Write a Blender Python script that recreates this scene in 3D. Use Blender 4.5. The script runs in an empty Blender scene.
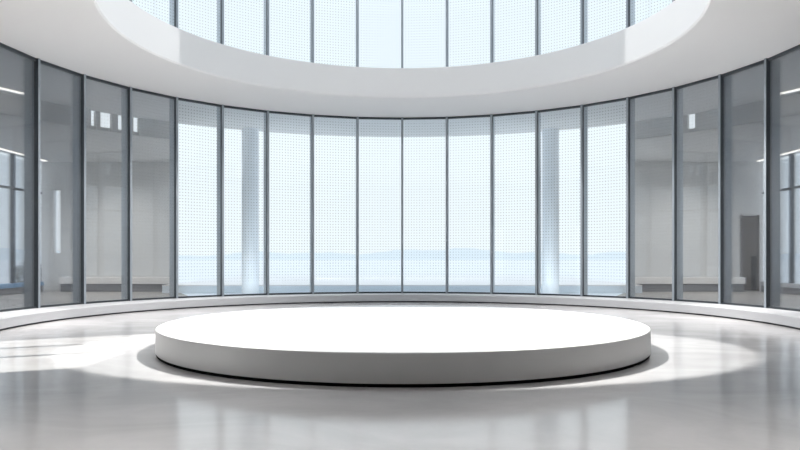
import bpy, bmesh, math, random
from math import sin, cos, pi, radians, atan2, hypot
from mathutils import Vector, Matrix

random.seed(7)
C = bpy.context.scene.collection

# ------------------------------------------------------------------ measures
CY = 12.47            # centre of the round hall (camera stands at x = 0, y = 0)
RG = 7.53             # radius of the glass wall
DT = 2 * pi / 37      # one glazing bay
RO = 5.03             # radius of the opening in the ceiling
EYE = 1.22
Z_SILL, Z_HEAD = 0.22, 5.22
Z_UP = 5.97           # top of the ceiling slab
Z_LOW = 4.72          # lower ceiling of the side rooms
R_EAVE = 10.70
Y_BACK = 25.6         # back wall of the side rooms / parapet
X_SIDE = 12.97
X_END = 8.27
HORIZON, ZENITH = 1.0, 1.25   # sky brightness
RING_W, LOBBY_W, ROOM_W = 560, 640, 320   # added fill spots
Y_NEAR = 12.75        # where the side rooms end towards the lobby

# ------------------------------------------------------------------ materials
def new_mat(name):
    m = bpy.data.materials.new(name); m.use_nodes = True
    nt = m.node_tree; nt.nodes.clear()
    out = nt.nodes.new('ShaderNodeOutputMaterial')
    return m, nt, out

def plain(name, col, rough=0.6, metal=0.0, spec=0.5, var=0.0, scale=3.0, bump=0.0, rvar=0.0, coat=0.0):
    m, nt, out = new_mat(name)
    b = nt.nodes.new('ShaderNodeBsdfPrincipled')
    b.inputs['Base Color'].default_value = (*col, 1)
    b.inputs['Roughness'].default_value = rough
    b.inputs['Metallic'].default_value = metal
    b.inputs['Specular IOR Level'].default_value = spec
    b.inputs['Coat Weight'].default_value = coat
    nt.links.new(b.outputs[0], out.inputs[0])
    if var or bump or rvar:
        tc = nt.nodes.new('ShaderNodeTexCoord')
        n = nt.nodes.new('ShaderNodeTexNoise'); n.inputs['Scale'].default_value = scale
        n.inputs['Detail'].default_value = 5
        nt.links.new(tc.outputs['Object'], n.inputs['Vector'])
        if var:
            r = nt.nodes.new('ShaderNodeMapRange')
            r.inputs['To Min'].default_value = 1 - var; r.inputs['To Max'].default_value = 1 + var
            nt.links.new(n.outputs['Fac'], r.inputs['Value'])
            mx = nt.nodes.new('ShaderNodeVectorMath'); mx.operation = 'SCALE'
            mx.inputs[0].default_value = col
            nt.links.new(r.outputs[0], mx.inputs['Scale'])
            nt.links.new(mx.outputs[0], b.inputs['Base Color'])
        if rvar:
            r2 = nt.nodes.new('ShaderNodeMapRange')
            r2.inputs['To Min'].default_value = max(0.02, rough - rvar); r2.inputs['To Max'].default_value = rough + rvar
            nt.links.new(n.outputs['Fac'], r2.inputs['Value'])
            nt.links.new(r2.outputs[0], b.inputs['Roughness'])
        if bump:
            bp = nt.nodes.new('ShaderNodeBump'); bp.inputs['Strength'].default_value = bump
            bp.inputs['Distance'].default_value = 0.02
            nt.links.new(n.outputs['Fac'], bp.inputs['Height'])
            nt.links.new(bp.outputs[0], b.inputs['Normal'])
    return m

def glow(name, col, s):
    m, nt, out = new_mat(name)
    e = nt.nodes.new('ShaderNodeEmission'); e.inputs[0].default_value = (*col, 1); e.inputs[1].default_value = s
    nt.links.new(e.outputs[0], out.inputs[0]); return m

def glass(name, tint, frit, film=0.0, lo=1.0, hi=1.0, dotr=0.30, pitch=0.078, refl=1.0, fritcol=(0.18, 0.25, 0.31), filmcol=(0.40, 0.42, 0.44)):
    """flat float glass: clear tinted transmission + mirror reflection; optional printed dot frit between the heights lo and hi."""
    m, nt, out = new_mat(name)
    N, L = nt.nodes.new, nt.links.new
    tr = N('ShaderNodeBsdfTransparent'); tr.inputs[0].default_value = (*tint, 1)
    gl = N('ShaderNodeBsdfGlossy'); gl.inputs['Roughness'].default_value = 0.0
    gl.inputs[0].default_value = (0.95, 0.97, 1.0, 1)
    fr = N('ShaderNodeFresnel'); fr.inputs[0].default_value = 1.45
    k = N('ShaderNodeMath'); k.operation = 'MULTIPLY'; k.inputs[1].default_value = refl
    L(fr.outputs[0], k.inputs[0])
    base = tr
    if film:
        df = N('ShaderNodeBsdfDiffuse'); df.inputs[0].default_value = (*filmcol, 1)
        mf = N('ShaderNodeMixShader'); mf.inputs[0].default_value = film
        L(tr.outputs[0], mf.inputs[1]); L(df.outputs[0], mf.inputs[2]); base = mf
    if frit:
        uv = N('ShaderNodeUVMap'); uv.uv_map = 'UVMap'
        sp = N('ShaderNodeSeparateXYZ'); L(uv.outputs[0], sp.inputs[0])
        def cell(sock):
            a = N('ShaderNodeMath'); a.operation = 'DIVIDE'; a.inputs[1].default_value = pitch; L(sock, a.inputs[0])
            f = N('ShaderNodeMath'); f.operation = 'FRACT'; L(a.outputs[0], f.inputs[0])
            s = N('ShaderNodeMath'); s.operation = 'SUBTRACT'; s.inputs[1].default_value = 0.5; L(f.outputs[0], s.inputs[0])
            q = N('ShaderNodeMath'); q.operation = 'MULTIPLY'; L(s.outputs[0], q.inputs[0]); L(s.outputs[0], q.inputs[1])
            return q.outputs[0]
        ad = N('ShaderNodeMath'); ad.operation = 'ADD'; L(cell(sp.outputs[0]), ad.inputs[0]); L(cell(sp.outputs[1]), ad.inputs[1])
        # open side of the print: dots are the unprinted holes, the print is the fine grid between them
        g = N('ShaderNodeMath'); g.operation = 'GREATER_THAN'; g.inputs[1].default_value = dotr; L(ad.outputs[0], g.inputs[0])
        r1 = N('ShaderNodeMapRange'); r1.inputs['From Min'].default_value = lo; r1.inputs['From Max'].default_value = lo + 0.25; L(sp.outputs[1], r1.inputs[0])
        r2 = N('ShaderNodeMapRange'); r2.inputs['From Min'].default_value = hi; r2.inputs['From Max'].default_value = hi - 0.15; L(sp.outputs[1], r2.inputs[0])
        m1 = N('ShaderNodeMath'); m1.operation = 'MULTIPLY'; L(r1.outputs[0], m1.inputs[0]); L(r2.outputs[0], m1.inputs[1])
        m2 = N('ShaderNodeMath'); m2.operation = 'MULTIPLY'; L(m1.outputs[0], m2.inputs[0]); L(g.outputs[0], m2.inputs[1])
        m3 = N('ShaderNodeMath'); m3.operation = 'MULTIPLY'; m3.inputs[1].default_value = frit; L(m2.outputs[0], m3.inputs[0])
        d2 = N('ShaderNodeBsdfDiffuse'); d2.inputs[0].default_value = (*fritcol, 1)
        t2 = N('ShaderNodeBsdfTranslucent'); t2.inputs[0].default_value = (*fritcol, 1)
        dm = N('ShaderNodeMixShader'); dm.inputs[0].default_value = 0.5; L(d2.outputs[0], dm.inputs[1]); L(t2.outputs[0], dm.inputs[2])
        mm = N('ShaderNodeMixShader'); L(m3.outputs[0], mm.inputs[0]); L(base.outputs[0], mm.inputs[1]); L(dm.outputs[0], mm.inputs[2]); base = mm
    mx = N('ShaderNodeMixShader'); L(k.outputs[0], mx.inputs[0]); L(base.outputs[0], mx.inputs[1]); L(gl.outputs[0], mx.inputs[2])
    L(mx.outputs[0], out.inputs[0])
    return m

def floor_mat():
    m, nt, out = new_mat('polished pale stone')
    N, L = nt.nodes.new, nt.links.new
    b = N('ShaderNodeBsdfPrincipled'); L(b.outputs[0], out.inputs[0])
    tc = N('ShaderNodeTexCoord')
    n1 = N('ShaderNodeTexNoise'); n1.inputs['Scale'].default_value = 0.9; n1.inputs['Detail'].default_value = 8; n1.inputs['Roughness'].default_value = 0.62; n1.inputs['Distortion'].default_value = 1.2
    mp = N('ShaderNodeMapping'); mp.inputs['Scale'].default_value = (0.55, 1.0, 1.0); L(tc.outputs['Object'], mp.inputs[0]); L(mp.outputs[0], n1.inputs['Vector'])
    cr = N('ShaderNodeValToRGB')
    cr.color_ramp.elements[0].position = 0.34; cr.color_ramp.elements[0].color = (0.60, 0.59, 0.588, 1)
    cr.color_ramp.elements[1].position = 0.66; cr.color_ramp.elements[1].color = (0.71, 0.70, 0.698, 1)
    L(n1.outputs['Fac'], cr.inputs[0]); L(cr.outputs[0], b.inputs['Base Color'])
    mr = N('ShaderNodeMapRange'); mr.inputs['To Min'].default_value = 0.08; mr.inputs['To Max'].default_value = 0.19
    L(n1.outputs['Fac'], mr.inputs[0]); L(mr.outputs[0], b.inputs['Roughness'])
    n2 = N('ShaderNodeTexNoise'); n2.inputs['Scale'].default_value = 2.2; n2.inputs['Detail'].default_value = 3; L(tc.outputs['Object'], n2.inputs['Vector'])
    bp = N('ShaderNodeBump'); bp.inputs['Strength'].default_value = 0.10; bp.inputs['Distance'].default_value = 0.012
    L(n2.outputs['Fac'], bp.inputs['Height']); L(bp.outputs[0], b.inputs['Normal'])
    b.inputs['Specular IOR Level'].default_value = 1.0
    return m

M = dict(
    floor=floor_mat(),
    plaster=plain('white plaster', (0.80, 0.795, 0.79), 0.75, var=0.015, scale=0.7, bump=0.02),
    ledge=plain('pale stone ledge', (0.56, 0.565, 0.58), 0.35, var=0.03, scale=2.0),
    lobby=plain('grey lobby plaster', (0.22, 0.22, 0.22), 0.8, var=0.03, scale=0.6),
    annex=plain('warm grey plaster', (0.66, 0.65, 0.635), 0.8, var=0.03, scale=0.6),
    annex_ceiling=plain('grey ceiling board', (0.62, 0.61, 0.595), 0.85, var=0.02, scale=0.6),
    annex_floor=plain('beige timber floor', (0.36, 0.33, 0.30), 0.35, var=0.08, scale=2.5),
    terrace=plain('blue grey terrace stone', (0.86, 0.92, 0.97), 0.35, var=0.05, scale=1.2),
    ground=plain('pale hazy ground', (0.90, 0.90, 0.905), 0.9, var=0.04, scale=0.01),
    hill=plain('hazy distant ridge', (0.80, 0.84, 0.86), 0.95, var=0.05, scale=0.02),  # haze of the distance is put into the pale colour
    parapet=plain('off white parapet render', (0.90, 0.88, 0.87), 0.8, var=0.02, scale=1.0),
    mullion=plain('dark grey anodised metal', (0.05, 0.06, 0.07), 0.4, metal=0.1, var=0.06, scale=4),
    lit_face=plain('satin grey cover strip', (0.34, 0.38, 0.42), 0.4, metal=0.1, var=0.04, scale=4),  # light on the post's inner side, put into the colour
    fin=plain('grey anodised fin', (0.58, 0.61, 0.64), 0.45, metal=0.1, var=0.05, scale=4),
    rail=plain('charcoal metal rail', (0.05, 0.06, 0.07), 0.4, metal=0.2, var=0.06, scale=4),
    deck=plain('satin white lacquer', (0.78, 0.78, 0.778), 0.5, var=0.008, scale=2.0),
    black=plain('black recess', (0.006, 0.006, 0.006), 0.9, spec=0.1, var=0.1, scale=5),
    toe=plain('dark shadow joint', (0.05, 0.05, 0.055), 0.8, var=0.1, scale=5),
    column=plain('pale blue grey column coating', (0.90, 0.93, 0.96), 0.55, var=0.02, scale=1.0),
    bench=plain('cream bench laminate', (0.93, 0.90, 0.87), 0.5, var=0.02, scale=2),
    benchbase=plain('grey bench plinth', (0.22, 0.22, 0.23), 0.6, var=0.03, scale=2),
    door=plain('dark brown timber', (0.085, 0.068, 0.058), 0.5, var=0.15, scale=6),
    blue=plain('blue metal capping', (0.20, 0.36, 0.56), 0.4, var=0.04, scale=3),
    leaf=plain('dark green leaves', (0.035, 0.05, 0.03), 0.7, var=0.3, scale=6),
    wood=plain('brown stem bark', (0.07, 0.05, 0.035), 0.8, var=0.2, scale=8),
    strip=glow('warm white strip diffuser', (1.0, 0.93, 0.84), 1.7),
    glass=glass('clear fritted glass', (0.93, 0.965, 0.985), 0.36, lo=0.30, hi=4.95, refl=0.8),
    glass_grey=glass('grey fritted glass', (0.84, 0.855, 0.87), 0.12, film=0.10, lo=0.9, hi=4.95, refl=1.0),
    glass_up=glass('clear fritted upper glass', (0.92, 0.955, 0.975), 0.28, lo=0.1, hi=20.0, refl=0.8),
    glass_plain=glass('clear plain glass', (0.95, 0.97, 0.98), 0.0, refl=0.5),
)

# ------------------------------------------------------------------ helpers
def link(name, bm, mats, parent=None, smooth=False, recalc=True):
    if recalc: bmesh.ops.recalc_face_normals(bm, faces=bm.faces)
    me = bpy.data.meshes.new(name); bm.to_mesh(me); bm.free()
    for mt in (mats if isinstance(mats, (list, tuple)) else [mats]): me.materials.append(mt)
    o = bpy.data.objects.new(name, me); C.objects.link(o)
    if parent: o.parent = parent
    if smooth:
        for p in me.polygons: p.use_smooth = True
        es = bpy_smooth_angle(me, smooth)
    return o

def bpy_smooth_angle(me, ang):
    """mark edges sharper than ang as sharp, so that only the curved faces shade smooth"""
    bm = bmesh.new(); bm.from_mesh(me)
    for e in bm.edges:
        if len(e.link_faces) == 2 and e.calc_face_angle(0) > ang: e.smooth = False
    bm.to_mesh(me); bm.free()

def tag(o, label=None, cat=None, group=None, kind=None):
    if label: o['label'] = label
    if cat: o['category'] = cat
    if group: o['group'] = group
    if kind: o['kind'] = kind
    return o

def empty(name, loc=(0, 0, 0), rz=0.0):
    o = bpy.data.objects.new(name, None); C.objects.link(o)
    o.location = loc; o.rotation_euler = (0, 0, rz); o.empty_display_size = 0.2
    return o

def box(bm, x0, x1, y0, y1, z0, z1, bev=0.0):
    vs = [bm.verts.new((x, y, z)) for x in (x0, x1) for y in (y0, y1) for z in (z0, z1)]
    f = []
    for q in ((0, 1, 3, 2), (4, 6, 7, 5), (0, 4, 5, 1), (2, 3, 7, 6), (0, 2, 6, 4), (1, 5, 7, 3)):
        f.append(bm.faces.new([vs[i] for i in q]))
    if bev:
        bmesh.ops.recalc_face_normals(bm, faces=f)
        es = list({e for x in f for e in x.edges})
        bmesh.ops.bevel(bm, geom=es, offset=bev, segments=2, affect='EDGES')
    return bm

def ring_sector(bm, prof, t0, t1, n, closed=False):
    """sweep the closed profile [(r, z)...] about the hall's axis; angle 0 points away from the camera, positive to the right"""
    rows = []
    cnt = n if closed else n + 1
    for i in range(cnt):
        t = t0 + (t1 - t0) * i / n
        rows.append([bm.verts.new((r * sin(t), CY + r * cos(t), z)) for r, z in prof])
    k = len(prof)
    for i in range(n):
        a, b = rows[i], rows[(i + 1) % cnt]
        for j in range(k):
            bm.faces.new((a[j], a[(j + 1) % k], b[(j + 1) % k], b[j]))
    if not closed:
        bm.faces.new(rows[0]); bm.faces.new(rows[-1][::-1])
    return bm

def arc(r, t0, t1, n):
    return [(r * sin(t0 + (t1 - t0) * i / n), CY + r * cos(t0 + (t1 - t0) * i / n)) for i in range(n + 1)]

def prism(bm, pts, z0, z1):
    lo = [bm.verts.new((x, y, z0)) for x, y in pts]; hi = [bm.verts.new((x, y, z1)) for x, y in pts]
    n = len(pts)
    bm.faces.new(hi); bm.faces.new(lo[::-1])
    for i in range(n): bm.faces.new((lo[i], lo[(i + 1) % n], hi[(i + 1) % n], hi[i]))
    return bm

def lathe(bm, prof, n, cx=0, cy=0):
    """turn an open profile whose first and last points lie on the axis"""
    rings = []
    for r, z in prof:
        if r < 1e-6: rings.append([bm.verts.new((cx, cy, z))])
        else: rings.append([bm.verts.new((cx + r * cos(2 * pi * i / n), cy + r * sin(2 * pi * i / n), z)) for i in range(n)])
    for a, b in zip(rings, rings[1:]):
        for i in range(n):
            j = (i + 1) % n
            if len(a) == 1: bm.faces.new((a[0], b[i], b[j]))
            elif len(b) == 1: bm.faces.new((a[i], b[0], a[j]))
            else: bm.faces.new((a[i], b[i], b[j], a[j]))
    return bm

def struct(name, bm, mat, label, cat, parent=None, smooth=False):
    return tag(link(name, bm, mat, parent, smooth), label, cat, kind='structure')

def lamp(name, kind, loc, tgt, energy, col=(1, 1, 1), **kw):
    l = bpy.data.lights.new(name, kind); l.energy = energy; l.color = col
    for k, v in kw.items(): setattr(l, k, v)
    o = bpy.data.objects.new(name, l); C.objects.link(o); o.location = loc
    o.rotation_euler = (Vector(tgt) - Vector(loc)).to_track_quat('-Z', 'Y').to_euler()
    return o


SM = radians(25)

# ------------------------------------------------------------------ floor, ledge, ceiling
TG = 9 * DT
pts = [(-9.3, -8.0), (9.3, -8.0), (9.3, Y_NEAR)] + arc(7.70, TG, -TG, 72) + [(-9.3, Y_NEAR)]
struct('floor', prism(bmesh.new(), pts, -0.20, 0.0), M['floor'], 'polished pale grey stone floor of the round hall', 'floor')

led = struct('trim_1', ring_sector(bmesh.new(), [(6.76, 0.028), (6.73, 0.034), (6.73, 0.195), (6.745, 0.21), (7.70, 0.21), (7.70, 0.028)], -1.86, 1.86, 120),
             M['ledge'], 'low white curved ledge running along the foot of the glass wall', 'ledge', smooth=SM)
link('shadow_joint', ring_sector(bmesh.new(), [(6.77, 0.0), (6.77, 0.03), (7.6, 0.03), (7.6, 0.0)], -1.86, 1.86, 120), M['toe'], led, smooth=SM)

cl = struct('ceiling', ring_sector(bmesh.new(), [(RO, Z_HEAD + .03), (RO + .03, Z_HEAD), (R_EAVE, Z_HEAD), (R_EAVE, Z_UP - .1), (7.9, Z_UP), (RO + .02, Z_UP), (RO, Z_UP - .02)], 0, 2 * pi, 144, closed=True),
            M['plaster'], 'white ring ceiling with a large round opening above the platform', 'ceiling', smooth=SM)

# lobby ceiling round the near half of the ring
bm = bmesh.new(); lo = []
for i in range(49):
    t = pi / 2 + pi * i / 48
    s, c = sin(t), cos(t)
    ix, iy = (R_EAVE - .2) * s, CY + (R_EAVE - .2) * c
    k = min(13.5 / abs(s) if abs(s) > 1e-6 else 1e9, 20.6 / -c if c < -1e-6 else 1e9)
    lo.append((bm.verts.new((ix, iy, Z_HEAD + .02)), bm.verts.new((max(k, R_EAVE) * s, CY + max(k, R_EAVE) * c, Z_HEAD + .02))))
for a, b in zip(lo, lo[1:]): bm.faces.new((a[0], a[1], b[1], b[0]))
r = bmesh.ops.solidify(bm, geom=list(bm.faces), thickness=-0.3)
struct('ceiling_lobby', bm, M['plaster'], 'white lobby ceiling beyond the ring', 'ceiling')

# ------------------------------------------------------------------ glazing
GREY = 5            # bays beyond this mullion number on either side are grey
ORD = ['first', 'second', 'third', 'fourth', 'fifth', 'sixth', 'seventh', 'eighth', 'ninth', 'tenth', 'eleventh', 'twelfth',
       'thirteenth', 'fourteenth', 'fifteenth', 'sixteenth', 'seventeenth', 'eighteenth']
HALF = RG * sin(DT / 2)

def pane_mesh(z0, z1, half, th=0.024):
    bm = bmesh.new(); uvl = bm.loops.layers.uv.new('UVMap')
    box(bm, -half, half, -th / 2, th / 2, z0, z1)
    bmesh.ops.recalc_face_normals(bm, faces=bm.faces)
    for f in bm.faces:
        f.material_index = 0 if f.normal.y < -0.9 else 1
        for l in f.loops: l[uvl].uv = (l.vert.co.x + 1.0, l.vert.co.z)
    return bm

def bay(n, i, z0, z1, gm, lower):
    """glazing bay between mullions i and i+1 (counted from the middle of the hall); carries the mullion on its left"""
    tm = (i + 0.5) * DT
    rm = RG * cos(DT / 2)
    root = empty('window_%d' % n, (rm * sin(tm), CY + rm * cos(tm), z0), -tm)
    h = z1 - z0
    bm = pane_mesh(0.03, h - 0.03, HALF - 0.03)
    link('glass_pane', bm, [gm, M['glass_plain']], root)
    def post(side):
        xx = side * HALF
        a = -side * DT / 2          # the post stands square to the circle, half a bay off the pane
        def rot(bm):
            bmesh.ops.transform(bm, matrix=Matrix.Translation((xx, 0, 0)) @ Matrix.Rotation(a, 4, 'Z'), verts=bm.verts); return bm
        mu = link('mullion', rot(box(bmesh.new(), -.031, .031, -.075, .02, 0, h, .006)), M['mullion'], root)
        link('lit_strip', rot(box(bmesh.new(), -.029, .029, -.082, -.075, 0, h, .002)), M['lit_face'], mu)  # paler plate standing in for the lit inner side of the post
        link('outer_fin', rot(box(bmesh.new(), -.026, .026, .02, .25, 0.0, h, .004)), M['fin'], mu)
    post(-1)
    link('head_rail', box(bmesh.new(), -HALF + .02, HALF - .02, -.035, .035, h - .055, h, .004), M['rail'], root)
    link('sill_rail', box(bmesh.new(), -HALF + .02, HALF - .02, -.035, .035, 0, .04, .004), M['rail'], root)
    return root, post

n = 0
lows = list(range(-9, 9))
for q, i in enumerate(lows):
    n += 1
    grey = i < -GREY or i >= GREY
    root, post = bay(n, i, 0.21, Z_HEAD, M['glass_grey'] if grey else M['glass'], True)
    if i == lows[-1]: post(1)
    if i < 0: where = '%s bay of the lower glass wall counted from the left edge' % ORD[q]
    else: where = '%s bay of the lower glass wall counted from the right edge' % ORD[len(lows) - 1 - q]
    tag(root, ('grey ' if grey else 'bright dotted ') + where, 'window', 'glazing bays of the lower glass wall', 'structure')
ups = list(range(-7, 7))
for q, i in enumerate(ups):
    n += 1
    root, post = bay(n, i, Z_UP, 12.4, M['glass_up'], False)
    if i == ups[-1]: post(1)
    if i < 0: where = '%s bay from the left seen through the round opening' % ORD[q]
    else: where = '%s bay from the right seen through the round opening' % ORD[len(ups) - 1 - q]
    tag(root, 'upper storey glass, ' + where, 'window', 'glazing bays of the upper storey', 'structure')

# ------------------------------------------------------------------ platform
PX, PY, PR = 0.01, 9.85, 3.29
pl = empty('display_platform', (PX, PY, 0))
tag(pl, 'low round white platform standing in the middle of the polished floor', 'platform')
e = 0.022
link('deck', lathe(bmesh.new(), [(0, .034), (PR - .005, .034), (PR, .039), (PR, .33 - e), (PR - e * .3, .33 - e * .3), (PR - e, .33), (0, .33)], 192), M['deck'], pl, smooth=SM)
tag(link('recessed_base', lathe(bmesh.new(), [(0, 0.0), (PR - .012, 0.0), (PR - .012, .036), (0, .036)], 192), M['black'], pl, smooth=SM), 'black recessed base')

# ------------------------------------------------------------------ side rooms
t_in = radians(38.9)
for s, side in ((-1, 'left'), (1, 'right')):
    A = lambda r, a, b, k: [(s * x, y) for x, y in arc(r, a, b, k)]
    # floor and lower ceiling
    pts = A(7.70, TG, radians(41), 30) + [(s * X_END, Y_BACK), (s * 13.2, Y_BACK), (s * 13.2, Y_NEAR)]
    struct('floor_' + side + '_room', prism(bmesh.new(), pts, -.2, -.002), M['annex_floor'], 'beige floor of the room behind the grey glass, %s side' % side, 'floor')
    pts = A(R_EAVE, radians(88), t_in, 30) + [(s * X_END, Y_BACK), (s * 13.2, Y_BACK), (s * 13.2, Y_NEAR)]
    struct('ceiling_' + side + '_room', prism(bmesh.new(), pts, Z_LOW, Z_LOW + .10), M['annex_ceiling'], 'lowered grey ceiling of the %s side room' % side, 'ceiling')
    # bulkhead with clerestory gaps (angles from the middle of the hall)
    gaps = {'left': [(51.68, 52.44), (49.22, 50.99), (47.13, 48.29), (45.0, 45.87)], 'right': [(48.39, 49.63), (53.74, 54.49)]}[side]
    bm = bmesh.new(); a0 = 38.9
    for g1, g0 in sorted([(b, a) for a, b in gaps]):
        ring_sector(bm, [(R_EAVE - .06, Z_LOW), (R_EAVE + .06, Z_LOW), (R_EAVE + .06, Z_HEAD), (R_EAVE - .06, Z_HEAD)], s * radians(a0), s * radians(g0), 10)
        a0 = g1
    ring_sector(bm, [(R_EAVE - .06, Z_LOW), (R_EAVE + .06, Z_LOW), (R_EAVE + .06, Z_HEAD), (R_EAVE - .06, Z_HEAD)], s * radians(a0), s * radians(90), 20)
    struct('wall_' + side + '_bulkhead', bm, M['annex'], 'curved grey bulkhead with small clerestory openings, %s side room' % side, 'wall')
    # back wall, pierced by strip windows, and the door on the right
    holes = [(12.50, 12.77), (11.93, 12.11)] if side == 'left' else [(11.87, 12.08)]
    bm = bmesh.new(); x0 = X_END
    for a, b in sorted(holes):
        box(bm, s * x0, s * a, Y_BACK, Y_BACK + .25, 0, 5.2)
        box(bm, s * a, s * b, Y_BACK, Y_BACK + .25, 0, 1.39)
        box(bm, s * a, s * b, Y_BACK, Y_BACK + .25, 3.70, 5.2)
        x0 = b
    box(bm, s * x0, s * 13.2, Y_BACK, Y_BACK + .25, 0, 5.2)
    struct('wall_' + side + '_back', bm, M['annex'], 'grey back wall of the %s side room' % side, 'wall')
    struct('wall_' + side + '_near', box(bmesh.new(), s * 7.5, s * 13.3, Y_NEAR - .15, Y_NEAR - .02, 0, Z_HEAD + .02), M['lobby'], 'grey cross wall at the near end of the %s side room' % side, 'wall')
    struct('wall_' + side + '_upstand', box(bmesh.new(), s * X_SIDE, s * (X_SIDE + .25), Y_NEAR, 25.3, 0, .22), M['benchbase'], 'low dark upstand below the side window, %s room' % side, 'wall')
    struct('trim_' + ('2' if s < 0 else '3'), box(bmesh.new(), s * (X_SIDE - .02), s * (X_SIDE + .27), Y_NEAR, 25.3, .22, .36), M['blue'] if s < 0 else M['ledge'],
           ('blue' if s < 0 else 'white') + ' capping along the sill of the %s room window' % side, 'sill')
    # side window
    n += 1
    w = empty('window_%d' % n, (s * X_SIDE, Y_NEAR, .36)); tag(w, 'tall side window of the %s room behind the grey glass' % side, 'window', kind='structure')
    bm = pane_mesh(0.0, Z_LOW - .36, (25.3 - Y_NEAR) / 2)
    bmesh.ops.transform(bm, matrix=Matrix.Translation((s * .1, (25.3 - Y_NEAR) / 2, 0)) @ Matrix.Rotation(pi / 2, 4, 'Z'), verts=bm.verts)
    link('glass_pane', bm, M['glass_plain'], w)
    link('transom', box(bmesh.new(), s * .04, s * .16, 0, 25.3 - Y_NEAR, 3.16, 3.23), M['mullion'], w)
    for yy in (23.5, 21.9 if s < 0 else 22.5, 19.5, 17.0, 14.6):
        link('mullion', box(bmesh.new(), s * .03, s * .17, yy - .04 - Y_NEAR, yy + .04 - Y_NEAR, 0, Z_LOW - .36), M['mullion'], w)
    # linear lights
    o = link('ceiling_light_line', ring_sector(bmesh.new(), [(10.18, Z_HEAD - .03), (10.26, Z_HEAD - .03), (10.26, Z_HEAD - .004), (10.18, Z_HEAD - .004)], s * radians(62), s * radians(88), 30), M['strip'])
    tag(o, 'thin curved warm light line on the upper ceiling of the %s side room' % side, 'light', kind='thing')
    o = link('ceiling_light_line', box(bmesh.new(), s * (X_SIDE - .20), s * (X_SIDE - .12), Y_NEAR + .1, 25.2, Z_LOW - .035, Z_LOW - .004), M['strip'])
    tag(o, 'straight warm light line above the side window of the %s room' % side, 'light', kind='thing')
    # bench along the back wall
    b = empty('wall_bench', (s * (X_END + 12.3) / 2, Y_BACK - .25, 0)); hw = (12.3 - X_END) / 2
    tag(b, 'long low cream bench along the grey back wall behind the %s glass' % side, 'bench')
    link('seat', box(bmesh.new(), -hw, hw, -.25, .245, .28, .52, .01), M['bench'], b)
    link('plinth', box(bmesh.new(), -hw + .02, hw - .02, -.19, .245, 0, .28), M['benchbase'], b)

d = empty('door_1', (12.68, Y_BACK - .05, 0)); tag(d, 'dark brown door in the back wall behind the right glass', 'door', kind='structure')
link('leaf', box(bmesh.new(), -.29, .29, -.03, .045, .02, 2.75, .008), M['door'], d)
link('frame', box(box(bmesh.new(), -.33, -.29, -.05, .045, 0, 2.79), .29, .33, -.05, .045, 0, 2.79), M['door'], d)
link('lower_panel', box(bmesh.new(), .04, .22, -.05, -.03, .05, 1.28, .004), M['black'], d)

# dark shrub outside the left side window
sh = empty('shrub', (-14.1, 26.5, -.3)); tag(sh, 'dark leafy shrub outside the side window at far left', 'shrub')
bm = bmesh.new()
for k in range(900):
    u, v, w_ = random.gauss(0, 1), random.gauss(0, 1), random.gauss(0, 1); L_ = math.sqrt(u * u + v * v + w_ * w_) or 1
    rr = random.random() ** .35
    p = Vector((u / L_ * .55 * rr, v / L_ * .55 * rr, .90 + w_ / L_ * .5 * rr))
    q = Matrix.Rotation(random.uniform(0, 6.28), 3, 'Z') @ Matrix.Rotation(random.uniform(-1.2, 1.2), 3, 'X')
    vs = [bm.verts.new(p + q @ Vector(c)) for c in ((-.03, 0, 0), (0, -.07, .01), (.03, 0, 0), (0, .08, -.01))]
    bm.faces.new(vs)
link('foliage', bm, M['leaf'], sh, recalc=False)
link('stem', lathe(bmesh.new(), [(0, 0), (.05, 0), (.035, .8), (0, .8)], 10), M['wood'], sh)

# ------------------------------------------------------------------ terrace and distance
pts = arc(7.75, radians(41), -radians(41), 40) + [(-X_END, Y_BACK), (X_END, Y_BACK)]
struct('floor_terrace', prism(bmesh.new(), pts, -.2, -.004), M['terrace'], 'blue grey terrace outside the bright glass', 'terrace')
p = empty('terrace_step', (0, 24.1, 0)); tag(p, 'broad low white step across the terrace outside the bright glass', 'step', kind='structure')
link('riser', box(bmesh.new(), -X_END, X_END, 0, .3, 0, .245), M['terrace'], p)
link('tread', box(bmesh.new(), -X_END, X_END, -.02, 14.0, .245, .28, .005), M['parapet'], p)
for x, side in ((-4.72, 'left'), (4.62, 'right')):
    c = empty('terrace_column', (x, CY + math.sqrt((R_EAVE - .30) ** 2 - x * x), 0))
    tag(c, 'pale round column outside the dotted glass, %s of the middle' % side, 'column', 'columns carrying the eave', 'thing')
    link('shaft', lathe(bmesh.new(), [(0, .06), (.26, .06), (.26, Z_HEAD), (0, Z_HEAD)], 40), M['column'], c, smooth=SM)
    lamp('added_column_spot', 'SPOT', (c.location.x * .82, c.location.y - 2.6, .05), (c.location.x, c.location.y, 2.4), 320, (0.92, 0.97, 1.0), spot_size=radians(95), spot_blend=0.8, shadow_soft_size=0.1)  # added spot to brighten the column, no fixture stands here
    link('base', lathe(bmesh.new(), [(0, -.004), (.31, -.004), (.31, .05), (.29, .07), (0, .07)], 40), M['column'], c, smooth=SM)
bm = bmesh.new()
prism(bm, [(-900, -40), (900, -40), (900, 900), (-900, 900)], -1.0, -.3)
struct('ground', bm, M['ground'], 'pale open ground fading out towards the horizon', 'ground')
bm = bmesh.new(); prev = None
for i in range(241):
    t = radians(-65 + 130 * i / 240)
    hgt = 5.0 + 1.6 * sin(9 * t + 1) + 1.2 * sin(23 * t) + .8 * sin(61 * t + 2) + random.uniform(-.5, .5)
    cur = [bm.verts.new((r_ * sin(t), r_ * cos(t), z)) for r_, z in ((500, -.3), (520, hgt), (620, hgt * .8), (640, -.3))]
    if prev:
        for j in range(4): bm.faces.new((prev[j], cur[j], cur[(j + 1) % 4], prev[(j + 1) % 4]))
    prev = cur
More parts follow.
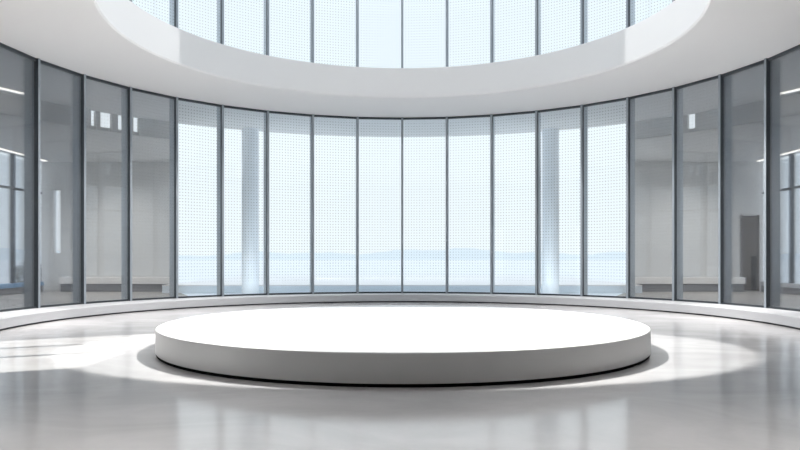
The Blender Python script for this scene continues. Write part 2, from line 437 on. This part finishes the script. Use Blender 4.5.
struct('hills', bm, M['hill'], 'faint blue ridge low on the hazy horizon', 'hills')

# ------------------------------------------------------------------ lobby behind the camera
struct('wall_back', box(bmesh.new(), -9.5, 9.5, -8.3, -8.0, 0, Z_HEAD + .02), M['lobby'], 'grey lobby wall behind the viewer', 'wall')
struct('wall_right', box(bmesh.new(), 9.3, 9.5, -8.0, Y_NEAR - .15, 0, Z_HEAD + .02), M['lobby'], 'grey lobby wall on the right', 'wall')
bm = bmesh.new()
box(bm, -9.5, -9.3, -8.0, 5.0, 0, Z_HEAD + .02); box(bm, -9.5, -9.3, 8.4, Y_NEAR - .15, 0, Z_HEAD + .02)
box(bm, -9.5, -9.3, 5.0, 8.4, 2.8, Z_HEAD + .02)
struct('wall_left', bm, M['lobby'], 'grey lobby wall with a tall window on the left', 'wall')
n += 1
w = empty('window_%d' % n, (-9.4, 5.0, 0)); tag(w, 'tall unseen lobby window on the left, sized to trim the stand-in sun beam', 'window', kind='structure')
for yy in (1.35, 2.35):
    link('mullion', box(bmesh.new(), -.06, .06, yy - .04, yy + .04, 0, 2.8), M['mullion'], w)  # unseen opening and bars, sized to shape the added beam
# unseen solid rear wall, added to the upper storey to block light
struct('wall_upper', ring_sector(bmesh.new(), [(7.6, Z_UP), (7.9, Z_UP), (7.9, 13.5), (7.6, 13.5)], radians(72), radians(288), 60), M['plaster'], 'unseen white rear wall added to the upper storey to block light', 'wall', smooth=SM)

# ------------------------------------------------------------------ light
o = lamp('added_oculus_spot', 'SPOT', (0.05, 9.6, 5.02), (0.10, 9.7, 0), 2700, (1.0, 0.985, 0.96), spot_size=2 * math.atan(4.7 / 5.02), spot_blend=0.06, shadow_soft_size=0.06)
o.rotation_euler = (0, 0, 0); o.scale = (1.0, 3.25 / 4.7, 1.0)      # added lamp, oval beam shaped to lay light beside the platform
lamp('added_fascia_spot', 'SPOT', (5.5, 15.0, 8.0), (-5.0, 12.0, 5.4), 1300, spot_size=radians(26), spot_blend=0.1, shadow_soft_size=0.05)  # added pair without fixtures, brightens both ends of the fascia
lamp('added_fascia_spot', 'SPOT', (-5.5, 15.0, 8.0), (5.0, 12.0, 5.4), 1300, spot_size=radians(26), spot_blend=0.1, shadow_soft_size=0.05)
# distant spot added in place of low sun through the lobby window
sd = Vector((0.894 * cos(radians(24)), 0.447 * cos(radians(24)), -sin(radians(24))))
tg = Vector((-9.4, 6.7, 1.6))
lamp('sun_standin_spot', 'SPOT', tg - 60 * sd, tg, 560000, (1.0, 0.97, 0.92), spot_size=radians(6.5), spot_blend=0.05, shadow_soft_size=0.35)

# fill spots added under the ring ceiling, in the lobby and side rooms
for dg in (-98, -80, -62, -44, 44, 62, 80, 98):
    t = radians(dg)
    p_ = (5.9 * sin(t), CY + 5.9 * cos(t), Z_HEAD - .02)
    lamp('added_fill_spot', 'SPOT', p_, (p_[0], p_[1], 0), RING_W, (1.0, 0.965, 0.94), spot_size=radians(105), spot_blend=0.9, shadow_soft_size=0.15)
for dg in (76, -88):
    t = radians(dg)
    p_ = (6.9 * sin(t), CY + 6.9 * cos(t), Z_HEAD - .02)
    lamp('added_fill_spot', 'SPOT', p_, (p_[0] * 1.06, p_[1], 0), 700, (1.0, 0.96, 0.92), spot_size=radians(36), spot_blend=0.7, shadow_soft_size=0.1)  # narrow pair added to brighten the ledge and outer mullions
for x in (-6, -2, 2, 6):
    for y in (-3.5, 0.5, 3.4):
        lamp('added_fill_spot', 'SPOT', (x, y, Z_HEAD - .02), (x, y, 0), LOBBY_W, (1.0, 0.95, 0.91), spot_size=radians(70), spot_blend=0.9, shadow_soft_size=0.15)
for s_ in (-1, 1):
    for x, y in ((11.6, 22.0), (10.2, 23.4), (11.6, 18.5), (11.6, 15.0)):
        lamp('added_fill_spot', 'SPOT', (s_ * x, y, Z_LOW - .02), (s_ * x, y, 0), ROOM_W, (1.0, 0.96, 0.92), spot_size=radians(150), spot_blend=0.8, shadow_soft_size=0.15)

w = bpy.data.worlds.new('hazy sky'); bpy.context.scene.world = w; w.use_nodes = True
nt = w.node_tree; nt.nodes.clear()
out = nt.nodes.new('ShaderNodeOutputWorld'); bg = nt.nodes.new('ShaderNodeBackground')
tc = nt.nodes.new('ShaderNodeTexCoord'); sp = nt.nodes.new('ShaderNodeSeparateXYZ'); cr = nt.nodes.new('ShaderNodeValToRGB')
el = cr.color_ramp.elements
el[0].position = 0.0; el[0].color = (0.94, 0.975, 0.99, 1)
el[1].position = 0.6; el[1].color = (0.86, 0.93, 1.0, 1)
x = el.new(0.25); x.color = (0.91, 0.965, 1.0, 1)
mr = nt.nodes.new('ShaderNodeMapRange')           # a hazy sky is brightest overhead
mr.inputs['From Min'].default_value = 0.38; mr.inputs['From Max'].default_value = 0.9
mr.inputs['To Min'].default_value = HORIZON; mr.inputs['To Max'].default_value = ZENITH
nt.links.new(tc.outputs['Generated'], sp.inputs[0]); nt.links.new(sp.outputs[2], cr.inputs[0]); nt.links.new(sp.outputs[2], mr.inputs[0])
nt.links.new(cr.outputs[0], bg.inputs[0]); nt.links.new(mr.outputs[0], bg.inputs[1])
nt.links.new(bg.outputs[0], out.inputs[0])

# ------------------------------------------------------------------ camera
cd = bpy.data.cameras.new('camera'); cam = bpy.data.objects.new('camera', cd); C.objects.link(cam)
cam.location = (0, 0, EYE); cam.rotation_euler = (pi / 2, 0, 0)
cd.sensor_fit = 'HORIZONTAL'; cd.sensor_width = 36.0; cd.lens = 36.0 * 699.4 / 800
cd.shift_x = -(402.2 - 400) / 800; cd.shift_y = (257.75 - 225) / 800
cd.clip_end = 3000; cd.clip_start = 0.05
sc = bpy.context.scene; sc.camera = cam
sc.view_settings.view_transform = 'Standard'; sc.view_settings.look = 'None'
sc.view_settings.exposure = 0.15; sc.view_settings.gamma = 1.0; sc.view_settings.use_curve_mapping = False
sc.cycles.max_bounces = 10; sc.cycles.diffuse_bounces = 5; sc.cycles.glossy_bounces = 5
sc.cycles.transparent_max_bounces = 24; sc.cycles.use_denoising = True
